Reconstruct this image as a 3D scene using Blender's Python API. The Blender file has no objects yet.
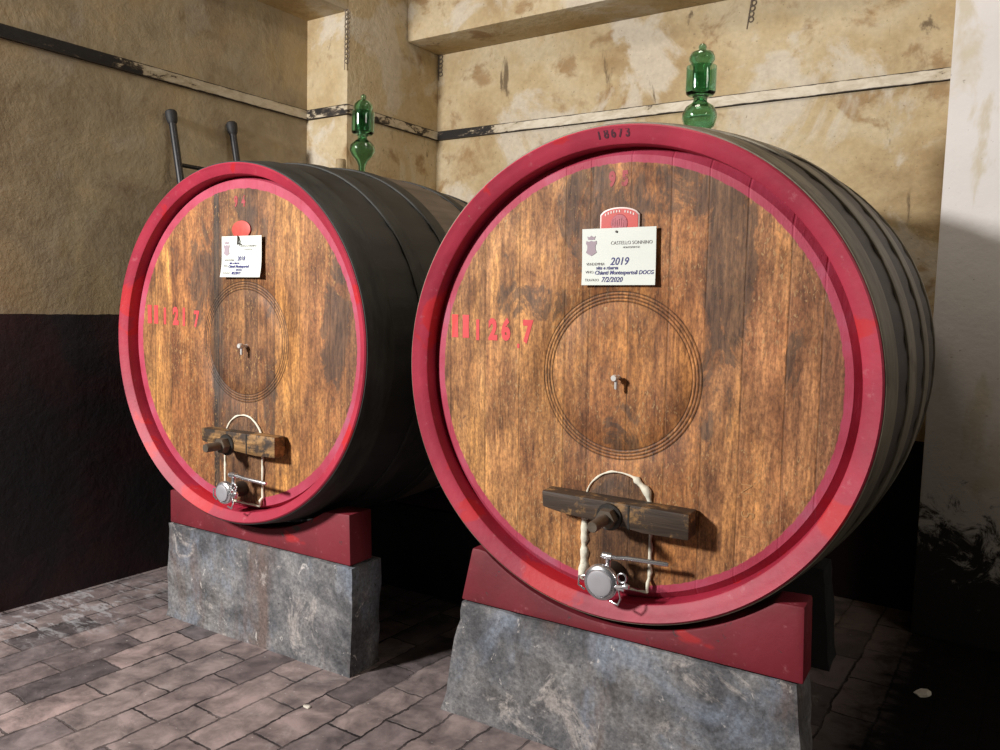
import bpy, bmesh, math, random
from mathutils import Vector, Matrix, noise as mnoise
random.seed(7)
sc = bpy.context.scene
col = sc.collection
PI = math.pi

# ------------------------------------------------------------------ tagging
def tag(o, label=None, cat=None, group=None, kind=None):
    if label: o['label'] = label
    if cat: o['category'] = cat
    if group: o['group'] = group
    if kind: o['kind'] = kind
    return o

def link_mesh(name, me, mat=None, parent=None, loc=(0, 0, 0), smooth=35):
    o = bpy.data.objects.new(name, me)
    col.objects.link(o)
    if mat is not None:
        me.materials.clear(); me.materials.append(mat)
    if smooth:
        for p in me.polygons: p.use_smooth = True
        me.set_sharp_from_angle(angle=math.radians(smooth))
    if parent: o.parent = parent
    o.location = loc
    return o

def obj(name, bm, mat=None, parent=None, loc=(0, 0, 0), smooth=35):
    bmesh.ops.recalc_face_normals(bm, faces=bm.faces)
    me = bpy.data.meshes.new(name)
    bm.to_mesh(me); bm.free()
    return link_mesh(name, me, mat, parent, loc, smooth)

# ------------------------------------------------------------------ shapes
def box(bm, x0, x1, y0, y1, z0, z1, bevel=0.0, seg=2):
    b = bmesh.new()
    bmesh.ops.create_cube(b, size=1)
    for v in b.verts:
        v.co = Vector((x0 + (v.co.x + .5) * (x1 - x0), y0 + (v.co.y + .5) * (y1 - y0), z0 + (v.co.z + .5) * (z1 - z0)))
    if bevel: bmesh.ops.bevel(b, geom=b.edges[:], offset=bevel, segments=seg, affect='EDGES', profile=.6)
    merge(bm, b)
    return bm

def merge(bm, b):
    me = bpy.data.meshes.new('scratch'); b.to_mesh(me); b.free(); bm.from_mesh(me); bpy.data.meshes.remove(me)

def lathe(bm, prof, axis='Y', n=96, c=(0, 0, 0), closed=False, cap0=False, cap1=False):
    """prof: list of (radius, height along the axis)"""
    rings = []
    for r, h in prof:
        ring = []
        for i in range(n):
            a = 2 * PI * i / n
            x, y = r * math.cos(a), r * math.sin(a)
            co = {'Y': (x, h, y), 'Z': (x, y, h), 'X': (h, x, y)}[axis]
            ring.append(bm.verts.new(Vector(co) + Vector(c)))
        rings.append(ring)
    m = len(rings)
    for k in range(m if closed else m - 1):
        A, B = rings[k], rings[(k + 1) % m]
        for i in range(n):
            j = (i + 1) % n
            bm.faces.new((A[i], A[j], B[j], B[i]))
    if cap0: bm.faces.new(rings[0][::-1])
    if cap1: bm.faces.new(rings[-1])
    return bm

def tube(bm, pts, rad, n=10, caps=True):
    pts = [Vector(p) for p in pts]
    if not hasattr(rad, '__len__'): rad = [rad] * len(pts)
    rings = []
    up = None
    for i, p in enumerate(pts):
        t = (pts[min(i + 1, len(pts) - 1)] - pts[max(i - 1, 0)]).normalized()
        if up is None:
            up = Vector((0, 0, 1)) if abs(t.z) < .9 else Vector((0, 1, 0))
        u = up - t * up.dot(t)
        if u.length < 1e-4: u = t.orthogonal()
        u.normalize(); up = u
        w = t.cross(u)
        rings.append([bm.verts.new(p + (u * math.cos(2 * PI * k / n) + w * math.sin(2 * PI * k / n)) * rad[i]) for k in range(n)])
    for A, B in zip(rings, rings[1:]):
        for k in range(n):
            j = (k + 1) % n
            bm.faces.new((A[k], A[j], B[j], B[k]))
    if caps:
        bm.faces.new(rings[0][::-1]); bm.faces.new(rings[-1])
    return bm

def prism(bm, poly, y0, y1, bevel=0.0, seg=2):
    """poly in (x,z), extruded along y"""
    b = bmesh.new()
    A = [b.verts.new((x, y0, z)) for x, z in poly]
    B = [b.verts.new((x, y1, z)) for x, z in poly]
    b.faces.new(A); b.faces.new(B[::-1])
    n = len(poly)
    for i in range(n):
        j = (i + 1) % n
        b.faces.new((A[i], B[i], B[j], A[j]))
    bmesh.ops.recalc_face_normals(b, faces=b.faces)
    if bevel:
        ed = [e for e in b.edges if e.calc_face_angle(0) > .5]
        bmesh.ops.bevel(b, geom=ed, offset=bevel, segments=seg, affect='EDGES', profile=.6)
    merge(bm, b)
    return bm

def text_mesh(s, size, bold=0.0, sx=1.0, depth=0.0006, shear=0.0, align='CENTER'):
    cu = bpy.data.curves.new('lettering', 'FONT')
    cu.body = s; cu.size = size; cu.offset = bold; cu.extrude = depth; cu.shear = shear
    cu.align_x = align; cu.align_y = 'CENTER'; cu.resolution_u = 3
    o = bpy.data.objects.new('lettering', cu); col.objects.link(o)
    dg = bpy.context.evaluated_depsgraph_get(); dg.update()
    me = bpy.data.meshes.new_from_object(o.evaluated_get(dg))
    bpy.data.objects.remove(o); bpy.data.curves.remove(cu)
    # text lies in XY facing +Z -> stand it in XZ facing -Y
    for v in me.vertices:
        x, y, z = v.co
        v.co = (x * sx, -z, y)
    return me

def join_meshes(lst):
    """lst: list of (mesh, (x,y,z), rot about y)"""
    bm = bmesh.new()
    for me, off, rot in lst:
        M = Matrix.Translation(Vector(off)) @ Matrix.Rotation(rot, 4, 'Y')
        me.transform(M); bm.from_mesh(me); bpy.data.meshes.remove(me)
    return bm

# ------------------------------------------------------------------ nodes
class G:
    def __init__(s, name):
        s.m = bpy.data.materials.new(name); s.m.use_nodes = True
        s.t = s.m.node_tree; s.t.nodes.clear()
        s.out = s.t.nodes.new('ShaderNodeOutputMaterial')
        s.b = s.t.nodes.new('ShaderNodeBsdfPrincipled')
        s.t.links.new(s.b.outputs[0], s.out.inputs[0])
        s.tc = s.t.nodes.new('ShaderNodeTexCoord')
        s.obj = s.tc.outputs['Object']
        s.geo = s.t.nodes.new('ShaderNodeNewGeometry')
        s.pos = s.geo.outputs['Position']
    def put(s, v, inp):
        if v is None: return
        if isinstance(v, bpy.types.NodeSocket): s.t.links.new(v, inp)
        else:
            try: inp.default_value = v
            except Exception: inp.default_value = (*v, 1.0)
    def n(s, t, **kw):
        nd = s.t.nodes.new(t)
        for k, v in kw.items(): setattr(nd, k, v)
        return nd
    def math(s, op, a, b=None, c=None, clamp=False):
        nd = s.n('ShaderNodeMath', operation=op, use_clamp=clamp)
        s.put(a, nd.inputs[0]); s.put(b, nd.inputs[1]); s.put(c, nd.inputs[2])
        return nd.outputs[0]
    def sep(s, v):
        nd = s.n('ShaderNodeSeparateXYZ'); s.put(v, nd.inputs[0]); return nd.outputs
    def comb(s, x, y, z):
        nd = s.n('ShaderNodeCombineXYZ')
        s.put(x, nd.inputs[0]); s.put(y, nd.inputs[1]); s.put(z, nd.inputs[2]); return nd.outputs[0]
    def map(s, v, scale=(1, 1, 1), loc=(0, 0, 0), rot=(0, 0, 0)):
        nd = s.n('ShaderNodeMapping'); s.put(v, nd.inputs[0])
        nd.inputs['Location'].default_value = loc; nd.inputs['Rotation'].default_value = rot; nd.inputs['Scale'].default_value = scale
        return nd.outputs[0]
    def noise(s, v, scale=5, detail=4, rough=.55, dist=0.0):
        nd = s.n('ShaderNodeTexNoise'); s.put(v, nd.inputs['Vector'])
        nd.inputs['Scale'].default_value = scale; nd.inputs['Detail'].default_value = detail
        nd.inputs['Roughness'].default_value = rough; nd.inputs['Distortion'].default_value = dist
        return nd.outputs[0]
    def voro(s, v, scale=5, feature='F1'):
        nd = s.n('ShaderNodeTexVoronoi', feature=feature); s.put(v, nd.inputs['Vector']); nd.inputs['Scale'].default_value = scale
        return nd.outputs[0]
    def ramp(s, f, stops, interp='LINEAR'):
        nd = s.n('ShaderNodeValToRGB'); cr = nd.color_ramp; cr.interpolation = interp
        while len(cr.elements) < len(stops): cr.elements.new(.5)
        for e, (p, c) in zip(cr.elements, stops):
            e.position = p; e.color = (*c, 1) if hasattr(c, '__len__') else (c, c, c, 1)
        s.put(f, nd.inputs[0]); return nd.outputs[0]
    def step(s, f, a, b):
        nd = s.n('ShaderNodeMapRange', interpolation_type='SMOOTHSTEP')
        s.put(f, nd.inputs[0]); nd.inputs[1].default_value = a; nd.inputs[2].default_value = b
        return nd.outputs[0]
    def mix(s, f, a, b, mode='MIX'):
        nd = s.n('ShaderNodeMix', data_type='RGBA', blend_type=mode)
        s.put(f, nd.inputs[0]); s.put(a, nd.inputs[6]); s.put(b, nd.inputs[7]); return nd.outputs[2]
    def blob(s, x, z, cx, cz, w, h):
        a = s.math('POWER', s.math('ABSOLUTE', s.math('DIVIDE', s.math('SUBTRACT', x, cx), w)), 2)
        b = s.math('POWER', s.math('ABSOLUTE', s.math('DIVIDE', s.math('SUBTRACT', z, cz), h)), 2)
        return s.math('SUBTRACT', 1.0, s.math('ADD', a, b), clamp=True)
    def bump(s, h, strength=.5, dist=.01):
        nd = s.n('ShaderNodeBump'); nd.inputs['Strength'].default_value = strength; nd.inputs['Distance'].default_value = dist
        s.put(h, nd.inputs['Height']); s.t.links.new(nd.outputs[0], s.b.inputs['Normal'])
    def set(s, color=None, rough=None, metal=None, **kw):
        s.put(color, s.b.inputs['Base Color']); s.put(rough, s.b.inputs['Roughness']); s.put(metal, s.b.inputs['Metallic'])
        for k, v in kw.items(): s.put(v, s.b.inputs[k.replace('_', ' ')])
        return s.m

# ------------------------------------------------------------------ materials
def mat_plaster(name, dado=None, white=.5, relief=.55, dimming=0.0):
    g = G(name); p = g.pos; z = g.sep(p)[2]
    big = g.noise(p, 1.3, 5, .6, .4); mid = g.noise(g.map(p, loc=(3, 7, 1)), 4, 6, .62, .3); fine = g.noise(p, 38, 4, .6)
    c = g.ramp(g.math('ADD', g.math('MULTIPLY', big, .7), g.math('MULTIPLY', mid, .3)), [(.34, (.36, .245, .12)), (.46, (.53, .41, .235)), (.55, (.60, .50, .33)), (.66, (.49, .345, .17))])
    c = g.mix(g.math('MULTIPLY', g.step(mid, .54, .66), .75), c, (.30, .175, .07))          # ochre damp stains
    c = g.mix(g.math('MULTIPLY', g.step(g.noise(g.map(p, loc=(9, 2, 4)), 2.1, 6, .6, .5), .60 - .14 * white, .66 - .1 * white), .75), c, (.66, .60, .50))   # flaked whitewash
    c = g.mix(g.math('MULTIPLY', g.step(g.noise(g.map(p, scale=(1, 1, .35), loc=(6.3, 5, 5)), 6, 6, .65, .6), .64, .72), .8), c, (.10, .065, .035))   # dark mould marks
    c = g.mix(g.math('MULTIPLY', g.step(g.noise(p, 55, 2, .5), .68, .74), .5), c, (.16, .11, .06))   # pits
    c = g.mix(.35, c, g.ramp(fine, [(.3, (.55, .55, .55)), (.7, (1, 1, 1))]), 'MULTIPLY')
    h = g.math('ADD', g.math('MULTIPLY', mid, 1.6), g.math('MULTIPLY', fine, .35))
    if dimming: c = g.mix(dimming, c, g.ramp(g.noise(g.map(p, loc=(2, 1, 1)), 2.2, 7, .7, .5), [(.36, (.24, .19, .125)), (.5, (.36, .295, .20)), (.62, (.44, .345, .205))]))  # dim light on the recessed wall painted in as darker tones
    rough = .9
    if dado is not None:
        e = g.math('ADD', z, g.math('MULTIPLY', g.math('SUBTRACT', g.noise(p, 12, 3), .5), .012))
        f = g.math('LESS_THAN', e, dado)
        dk = g.ramp(g.noise(p, 1.7, 5, .6, .4), [(.36, (.009, .008, .012)), (.5, (.013, .008, .011)), (.62, (.028, .008, .011))])
        c = g.mix(f, c, dk)
        rough = g.math('SUBTRACT', .9, g.math('MULTIPLY', f, .2))
    g.bump(h, relief, .02)
    return g.set(c, rough)

def mat_limewash(name):
    g = G(name); p = g.pos; z = g.sep(p)[2]
    c = g.ramp(g.noise(p, 1.5, 4, .5), [(.35, (.68, .65, .63)), (.65, (.76, .73, .72))])
    c = g.mix(g.math('MULTIPLY', g.step(g.noise(g.map(p, scale=(1, 1, .5), loc=(2, 0, 3)), 4, 5, .6, .5), .56, .68), .55), c, (.50, .42, .24))
    c = g.mix(g.math('MULTIPLY', g.step(g.noise(p, 34, 2, .5), .70, .75), .6), c, (.2, .16, .12))
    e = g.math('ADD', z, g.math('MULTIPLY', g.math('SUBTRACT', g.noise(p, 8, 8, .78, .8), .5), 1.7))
    c = g.mix(g.math('MULTIPLY', g.math('SUBTRACT', 1.0, g.step(z, -.75, .35)), .55), c, (.36, .30, .22))  # brownish tone of the shadowed lower wall, painted into the limewash
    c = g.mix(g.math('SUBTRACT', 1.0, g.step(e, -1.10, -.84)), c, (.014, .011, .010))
    g.bump(g.noise(p, 9, 6, .6), .4, .015)
    return g.set(c, .9)

def mat_trim(name, axis, edge, sgn):
    """peeling paint: bare black wood grows towards one end (edge: where along the axis, sgn: which side)"""
    g = G(name); p = g.pos; x = g.sep(p)
    f = g.noise(g.map(p, scale=(1, 1, 2.2)), 9, 6, .68, .4)
    d = g.math('MULTIPLY', g.math('SUBTRACT', x[axis], edge), sgn)
    f = g.math('ADD', f, g.math('MAXIMUM', g.math('MINIMUM', d, .17), -.16))
    c = g.ramp(f, [(.43, (.014, .012, .011)), (.49, (.09, .07, .05)), (.53, (.50, .43, .31)), (.75, (.70, .64, .53))])
    e = g.math('ABSOLUTE', g.math('SUBTRACT', x[2], 1.135))
    e = g.math('ADD', e, g.math('MULTIPLY', g.math('SUBTRACT', g.noise(p, 14, 4), .5), .012))
    c = g.mix(g.step(e, .023, .027), c, (.03, .022, .016))
    g.bump(f, .4, .01)
    return g.set(c, .8)

def mat_floor():
    g = G('worn_brick_paving'); p = g.pos; s = g.sep(p)
    wob = g.math('MULTIPLY', g.math('SUBTRACT', g.noise(p, 6, 5, .7), .5), .05)
    v = g.comb(g.math('ADD', s[1], wob), g.math('ADD', g.math('ADD', s[0], .105), wob), 0.0)
    br = g.n('ShaderNodeTexBrick'); g.put(v, br.inputs['Vector'])
    br.offset = .43; br.inputs['Scale'].default_value = 1.0
    br.inputs['Brick Width'].default_value = .34; br.inputs['Row Height'].default_value = .155
    br.inputs['Mortar Size'].default_value = .0052; br.inputs['Mortar Smooth'].default_value = .35; br.inputs['Bias'].default_value = 0
    br.inputs['Color1'].default_value = (0, 0, 0, 1); br.inputs['Color2'].default_value = (1, 1, 1, 1); br.inputs['Mortar'].default_value = (.5, .5, .5, 1)
    tint = g.ramp(br.outputs['Color'], [(0, (.080, .070, .073)), (.25, (.195, .155, .152)), (.5, (.24, .196, .188)), (.8, (.30, .232, .22)), (1, (.135, .118, .122))])
    n1 = g.noise(p, 9, 6, .65, .3)
    c = g.mix(.75, tint, g.ramp(n1, [(.34, (.30, .30, .32)), (.5, (.9, .88, .88)), (.64, (1.5, 1.45, 1.45))]), 'MULTIPLY')
    c = g.mix(g.math('MULTIPLY', g.step(g.noise(g.map(p, loc=(4, 4, 0)), 5, 7, .7, .5), .60, .72), .55), c, (.36, .32, .31))
    c = g.mix(g.math('MULTIPLY', g.step(g.noise(p, 70, 2, .5), .73, .77), .7), c, (.5, .48, .46))
    c = g.mix(g.math('MULTIPLY', br.outputs['Fac'], g.ramp(g.noise(p, 3.3, 3), [(.38, .95), (.62, .45)])), c, (.010, .009, .010))
    # whitish mortar and lime near the left wall
    w = g.math('MULTIPLY', g.blob(s[0], s[1], -3.65, 1.9, .42, .55), g.step(g.noise(g.map(p, scale=(1, 2.5, 1)), 10, 6, .65, .5), .50, .62))
    c = g.mix(g.math('MULTIPLY', w, .65), c, (.50, .50, .52))
    # shade on the floor right of the barrels, painted into its colour
    painted_shade = g.step(g.math('ADD', s[0], g.math('MULTIPLY', g.math('SUBTRACT', n1, .5), .5)), -.75, -.35)
    c = g.mix(painted_shade, c, (.008, .007, .007))
    h = g.math('SUBTRACT', g.math('MULTIPLY', n1, .4), br.outputs['Fac'])
    h = g.math('ADD', h, g.math('MULTIPLY', br.outputs['Color'], .25))
    g.bump(h, .7, .012)
    return g.set(c, g.math('ADD', g.ramp(n1, [(.3, .5), (.7, .75)]), g.math('MULTIPLY', painted_shade, .25)), Specular_IOR_Level=g.math('SUBTRACT', .5, g.math('MULTIPLY', painted_shade, .46)))

def mat_head(name, seams, tones, blobs, border, groove, light, ring_c):
    """vertical oak boards; seams: x positions, tones: one colour per board"""
    g = G(name); p = g.obj; s = g.sep(p); x, z = s[0], s[2]
    f = g.math('ADD', g.math('MULTIPLY', g.math('ADD', x, g.math('MULTIPLY', g.math('SUBTRACT', g.noise(p, 3, 2), .5), .004)), .5), .5)
    stops = [(0.0, tones[0])] + [((q + 1) / 2, t) for q, t in zip(seams, tones[1:])]
    c = g.ramp(f, stops, 'CONSTANT')
    bid = g.ramp(f, [(0.0, .0)] + [((q + 1) / 2, (i * .37 % 1)) for i, q in enumerate(seams)], 'CONSTANT')
    pv = g.comb(g.math('ADD', x, g.math('MULTIPLY', bid, 3.0)), 0.0, z)
    grain = g.noise(g.map(pv, scale=(85, 1, 9)), 1.0, 7, .66, .5)
    streak = g.noise(g.map(pv, scale=(20, 1, 1.9), loc=(3, 0, 1)), 1.0, 6, .64, .8)
    blotch = g.noise(g.map(pv, scale=(9, 1, 4.5), loc=(0, 0, 5)), 1.0, 7, .68, .6)
    c = g.mix(.9, c, g.ramp(grain, [(.34, (.50, .45, .42)), (.5, (.98, .96, .94)), (.64, (1.35, 1.38, 1.35))]), 'MULTIPLY')
    c = g.mix(.8, c, g.ramp(streak, [(.30, (.48, .40, .38)), (.5, (1, 1, 1)), (.66, (1.40, 1.42, 1.3))]), 'MULTIPLY')
    hue = g.noise(g.map(p, scale=(1, 1, .4), loc=(2, 0, 9)), 4.5, 5, .6, .6)
    c = g.mix(.8, c, g.ramp(hue, [(.36, (.72, .62, .60)), (.5, (1, 1, 1)), (.62, (1.22, 1.22, 1.05))]), 'MULTIPLY')
    c = g.mix(.85, c, g.ramp(blotch, [(.34, (.42, .36, .34)), (.5, (1, 1, 1)), (.64, (1.4, 1.45, 1.5))]), 'MULTIPLY')
    speck = g.noise(g.map(p, scale=(1, 1, .5)), 160, 3, .6)
    c = g.mix(.6, c, g.ramp(speck, [(.36, (.45, .42, .40)), (.5, (1, 1, 1)), (.64, (1.45, 1.45, 1.45))]), 'MULTIPLY')
    # pale planing nicks
    nick = g.noise(g.map(pv, scale=(150, 1, 60), rot=(0, .5, 0)), 1.0, 3, .55, .9)
    nk = g.math('MULTIPLY', g.step(nick, .57, .66), g.step(g.noise(g.map(p, loc=(8, 0, 2)), 3.2, 4, .6), .40, .56))
    c = g.mix(g.math('MULTIPLY', nk, .7), c, light)
    # dark soaked patches
    tot = None
    for (cx, cz, w, h_, k) in blobs:
        b = g.math('MULTIPLY', g.math('MINIMUM', g.math('MULTIPLY', g.blob(x, z, cx, cz, w, h_), 1.6), 1.0), k)
        tot = b if tot is None else g.math('MAXIMUM', tot, b)
    pn = g.noise(g.map(p, scale=(1, 1, .55), loc=(1, 0, 2)), 8, 8, .72, 1.1)
    pn = g.math('ADD', g.math('MULTIPLY', pn, .75), g.math('MULTIPLY', grain, .25)); dk = g.step(g.math('ADD', pn, g.math('MULTIPLY', tot, .19)), .585, .645)
    c = g.mix(g.math('MULTIPLY', dk, .72), c, g.mix(g.step(grain, .4, .6), (.030, .019, .013), (.100, .058, .034)))
    # seams
    sm = None
    for q in seams:
        d = g.math('SUBTRACT', 1.0, g.step(g.math('ABSOLUTE', g.math('SUBTRACT', x, q)), .0008, .0042))
        sm = d if sm is None else g.math('MAXIMUM', sm, d)
    c = g.mix(g.math('MULTIPLY', sm, g.ramp(streak, [(.4, .12), (.62, .6)])), c, (.07, .034, .016))
    # dirt in the turned grooves
    rr = g.math('SQRT', g.math('ADD', g.math('POWER', g.math('SUBTRACT', x, ring_c[0]), 2), g.math('POWER', g.math('SUBTRACT', z, ring_c[1]), 2)))
    gm = None
    for q in groove:
        d = g.math('SUBTRACT', 1.0, g.step(g.math('ABSOLUTE', g.math('SUBTRACT', rr, q)), .001, .0032))
        gm = d if gm is None else g.math('MAXIMUM', gm, d)
    gm = g.math('MULTIPLY', gm, g.ramp(pn, [(.35, .9), (.6, .45)]))
    c = g.mix(gm, c, (.028, .018, .012))
    # painted border
    rad = g.math('SQRT', g.math('ADD', g.math('POWER', x, 2), g.math('POWER', z, 2)))
    e = g.math('ADD', rad, g.math('MULTIPLY', g.math('SUBTRACT', g.noise(p, 45, 3, .6), .5), .010))
    bm_ = g.step(e, border - .0015, border + .0015)
    pc = g.ramp(g.noise(p, 6, 5, .6), [(.35, (.36, .028, .06)), (.55, (.44, .055, .105)), (.7, (.42, .10, .16))])
    c = g.mix(bm_, c, pc)
    hgt = g.math('ADD', g.math('MULTIPLY', grain, .5), g.math('ADD', g.math('MULTIPLY', streak, .3), g.math('MULTIPLY', sm, -.5)))
    hgt = g.math('ADD', hgt, g.math('MULTIPLY', nk, .25))
    g.bump(hgt, .5, .004)
    return g.set(c, g.ramp(blotch, [(.3, .74), (.7, .58)]))

def mat_red(name, a=(.30, .016, .042), b=(.44, .028, .062), bright=(.50, .016, .026), chips=.69, under=(.25, .14, .07), rough=.55, scuff=.0):
    g = G(name); p = g.obj
    c = g.ramp(g.noise(p, 3.2, 5, .6, .3), [(.35, a), (.62, b)])
    c = g.mix(g.step(g.noise(g.map(p, loc=(4, 1, 6)), 4.1, 4, .55, .4), .60, .64), c, bright)
    n = g.noise(g.map(p, loc=(7, 7, 2)), 13, 6, .7, .5)
    c = g.mix(g.step(n, chips, chips + .02), c, under)
    c = g.mix(g.math('MULTIPLY', g.step(g.noise(p, 26, 5, .7), .60, .72), .35), c, (.5, .18, .2))
    g.bump(g.math('ADD', g.noise(p, 22, 4), g.math('MULTIPLY', g.step(n, chips, chips + .02), -1)), .25, .006)
    return g.set(c, rough)

def mat_staves(name, c0, c1, rough=.6, black=None):
    g = G(name); p = g.obj; s = g.sep(p)
    ang = g.math('ARCTAN2', s[2], s[0])
    v = g.comb(g.math('MULTIPLY', ang, 9.0), g.math('MULTIPLY', s[1], 1.4), 0.0)
    n1 = g.noise(v, 1.6, 6, .6, .3); n2 = g.noise(p, 5, 5, .6)
    c = g.ramp(n1, [(.3, c0), (.7, c1)])
    c = g.mix(.5, c, g.ramp(n2, [(.3, (.55, .55, .55)), (.7, (1.3, 1.3, 1.3))]), 'MULTIPLY')
    if black:
        lo, hi = black
        m = g.math('MULTIPLY', g.step(s[1], lo - .004, lo + .004), g.math('SUBTRACT', 1.0, g.step(s[1], hi - .004, hi + .004)))
        bk = g.ramp(n2, [(.3, (.010, .010, .010)), (.7, (.028, .027, .026))])
        c = g.mix(m, bk, c)
    g.bump(n1, .35, .006)
    return g.set(c, rough)

def mat_hoop(name, c0, c1, rust=None, metal=.25, rough=.55):
    g = G(name); p = g.obj
    n = g.noise(g.map(p, scale=(1, 3, 1)), 7, 6, .65, .3)
    c = g.ramp(n, [(.32, c0), (.68, c1)])
    if rust: c = g.mix(g.math('MULTIPLY', g.step(g.noise(g.map(p, loc=(3, 3, 3)), 9, 5, .65), .55, .68), .6), c, rust)
    g.bump(g.noise(p, 30, 4), .2, .004)
    return g.set(c, rough, metal)

def mat_concrete():
    g = G('stained_concrete'); p = g.pos
    n = g.noise(p, 2.2, 7, .66, .5); m = g.noise(g.map(p, loc=(2, 5, 9)), 6, 7, .68, .4)
    c = g.ramp(n, [(.36, (.060, .060, .064)), (.47, (.105, .105, .11)), (.54, (.17, .168, .168)), (.64, (.080, .076, .074))])
    c = g.mix(.8, c, g.ramp(m, [(.36, (.55, .55, .57)), (.5, (1, 1, 1)), (.62, (1.4, 1.37, 1.33))]), 'MULTIPLY')
    c = g.mix(g.math('MULTIPLY', g.step(g.noise(g.map(p, scale=(1, 1, .7), loc=(1, 1, 7)), 2.6, 7, .68, .4), .50, .64), .6), c, (.20, .235, .29))
    c = g.mix(g.math('MULTIPLY', g.step(g.noise(g.map(p, scale=(1, 1, .28), loc=(6, 2, 0)), 4.2, 6, .62, .2), .52, .66), .75), c, (.13, .088, .072))
    c = g.mix(g.math('MULTIPLY', g.step(g.noise(g.map(p, loc=(0, 8, 3)), 4, 8, .74, .7), .55, .63), .7), c, (.36, .325, .30))
    c = g.mix(g.math('MULTIPLY', g.step(g.noise(g.map(p, scale=(1, 1, .6), loc=(0, 3, 3)), 12, 7, .72, 1.6), .63, .67), .75), c, (.52, .49, .46))
    c = g.mix(g.math('MULTIPLY', g.step(g.noise(p, 45, 5, .75), .62, .68), .75), c, (.03, .03, .032))
    c = g.mix(.6, c, g.ramp(g.noise(p, 70, 5, .7), [(.36, (.68, .68, .69)), (.5, (1.32, 1.32, 1.34)), (.64, (2.0, 1.98, 1.97))]), 'MULTIPLY')
    g.bump(g.math('ADD', m, g.math('MULTIPLY', g.noise(p, 45, 4), .4)), .6, .012)
    return g.set(c, .82)

def mat_clamp(name, pale):
    g = G(name); p = g.obj
    gr = g.noise(g.map(p, scale=(4, 30, 40)), 1.0, 5, .6, .4)
    c = g.ramp(gr, [(.3, (.020, .014, .010)), (.6, (.058, .036, .022)), (.75, (.10, .06, .033))])
    w = g.math('MULTIPLY', g.step(g.noise(g.map(p, loc=(5, 2, 1)), 11, 6, .7, .3), .60 - .16 * pale, .72 - .16 * pale), min(1.0, pale + .3))
    c = g.mix(w, c, g.mix(g.step(gr, .4, .6), (.16, .085, .03), (.36, .20, .075)))
    g.bump(gr, .5, .006)
    return g.set(c, .6)

def mat_simple(name, color, rough=.5, metal=0.0, var=.25, scale=12, bump=0.0, **kw):
    g = G(name); n = g.noise(g.obj, scale, 4, .6)
    c = g.mix(var, color, g.ramp(n, [(.3, (.45, .45, .45)), (.7, (1.4, 1.4, 1.4))]), 'MULTIPLY')
    if bump: g.bump(n, bump, .004)
    return g.set(c, rough, metal, **kw)

def mat_glass():
    g = G('green_blown_glass')
    g.set((.42, .68, .52), .03, 0.0, Transmission_Weight=1.0, IOR=1.48)
    n = g.noise(g.obj, 9, 3); g.bump(n, .08, .01)
    vol = g.n('ShaderNodeVolumeAbsorption'); vol.inputs['Color'].default_value = (.14, .62, .30, 1); vol.inputs['Density'].default_value = 17
    g.t.links.new(vol.outputs[0], g.out.inputs['Volume'])
    return g.m

M = {}
M['plaster_niche'] = mat_plaster('ochre_plaster_with_dark_dado', dado=-.092, white=.1, relief=.22, dimming=.75)
M['plaster'] = mat_plaster('stained_cream_plaster', dado=-.60, white=.62)
M['plaster_beam'] = mat_plaster('cream_plaster_beam', white=.4)
M['lime'] = mat_limewash('white_limewash_with_mould')
M['trim_a'] = mat_trim('black_peeling_batten', 1, 2.45, .35)
M['trim_b'] = mat_trim('white_peeling_batten', 0, -3.05, .55)
M['trim_c'] = mat_trim('mixed_peeling_batten', 1, 3.7, .15)
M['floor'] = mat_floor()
M['red'] = mat_red('crimson_rim_paint')
M['red_cradle'] = mat_red('crimson_cradle_paint', a=(.12, .010, .016), b=(.21, .016, .028), bright=(.36, .012, .016), chips=.63, under=(.05, .035, .032), rough=.6)
M['staves_brown'] = mat_staves('dark_oak_staves', (.030, .021, .016), (.062, .045, .033))
M['staves_black'] = mat_staves('black_painted_staves', (.085, .066, .052), (.17, .135, .11), black=(.605, 2.0))
M['hoop_brown'] = mat_hoop('dusty_brown_hoop_iron', (.11, .092, .064), (.23, .20, .145), (.08, .055, .035))
M['hoop_black'] = mat_hoop('black_painted_hoop_iron', (.012, .012, .011), (.042, .042, .038), metal=.1, rough=.66)
M['concrete'] = mat_concrete()
M['painted_shade'] = mat_simple('concrete_with_painted_shade', (.022, .020, .020), .9, 0, .5, 12, .3)  # darkened concrete: shade behind the barrels painted into the rear plinths
M['painted_shade_wood'] = mat_simple('dark_red_wood_with_painted_shade', (.030, .012, .012), .8, 0, .5, 12, .2)  # rear cradles darkened in colour to stand for the shade there
M['clamp_dark'] = mat_clamp('dark_clamp_wood', .6)
M['clamp_pale'] = mat_clamp('worn_clamp_wood', 1.1)
M['door'] = mat_head('brown_hatch_wood', [-.04, .05], [(.16, .075, .030), (.12, .056, .024), (.15, .07, .028)], [(0, -.4, .1, .1, .6)], 5.0, [9.0], (.3, .17, .08), (0, 0))
M['tallow'] = mat_simple('cracked_white_tallow', (.80, .76, .62), .7, 0, .25, 60, .3)
M['steel'] = mat_simple('brushed_stainless_steel', (.70, .70, .72), .25, .9, .15, 20)
M['steel_face'] = mat_simple('dull_stainless_face', (.52, .52, .55), .42, .55, .05, 20)
M['tap'] = mat_simple('pale_chromed_brass', (.72, .71, .68), .35, .35, .1, 20)
M['iron'] = mat_simple('dark_iron', (.06, .055, .05), .5, .7, .4, 30, .2)
M['bolt'] = mat_simple('worn_iron_bolt', (.16, .13, .10), .5, .6, .4, 30, .2)
M['pipe_dark'] = mat_simple('dark_tarnished_pipe', (.05, .035, .028), .45, .3, .4, 15, .1)
M['card'] = mat_simple('white_card', (.70, .735, .68), .6, 0, .05, 8)
M['ink_grey'] = mat_simple('grey_print', (.17, .155, .155), .7, 0, .05)
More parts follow.
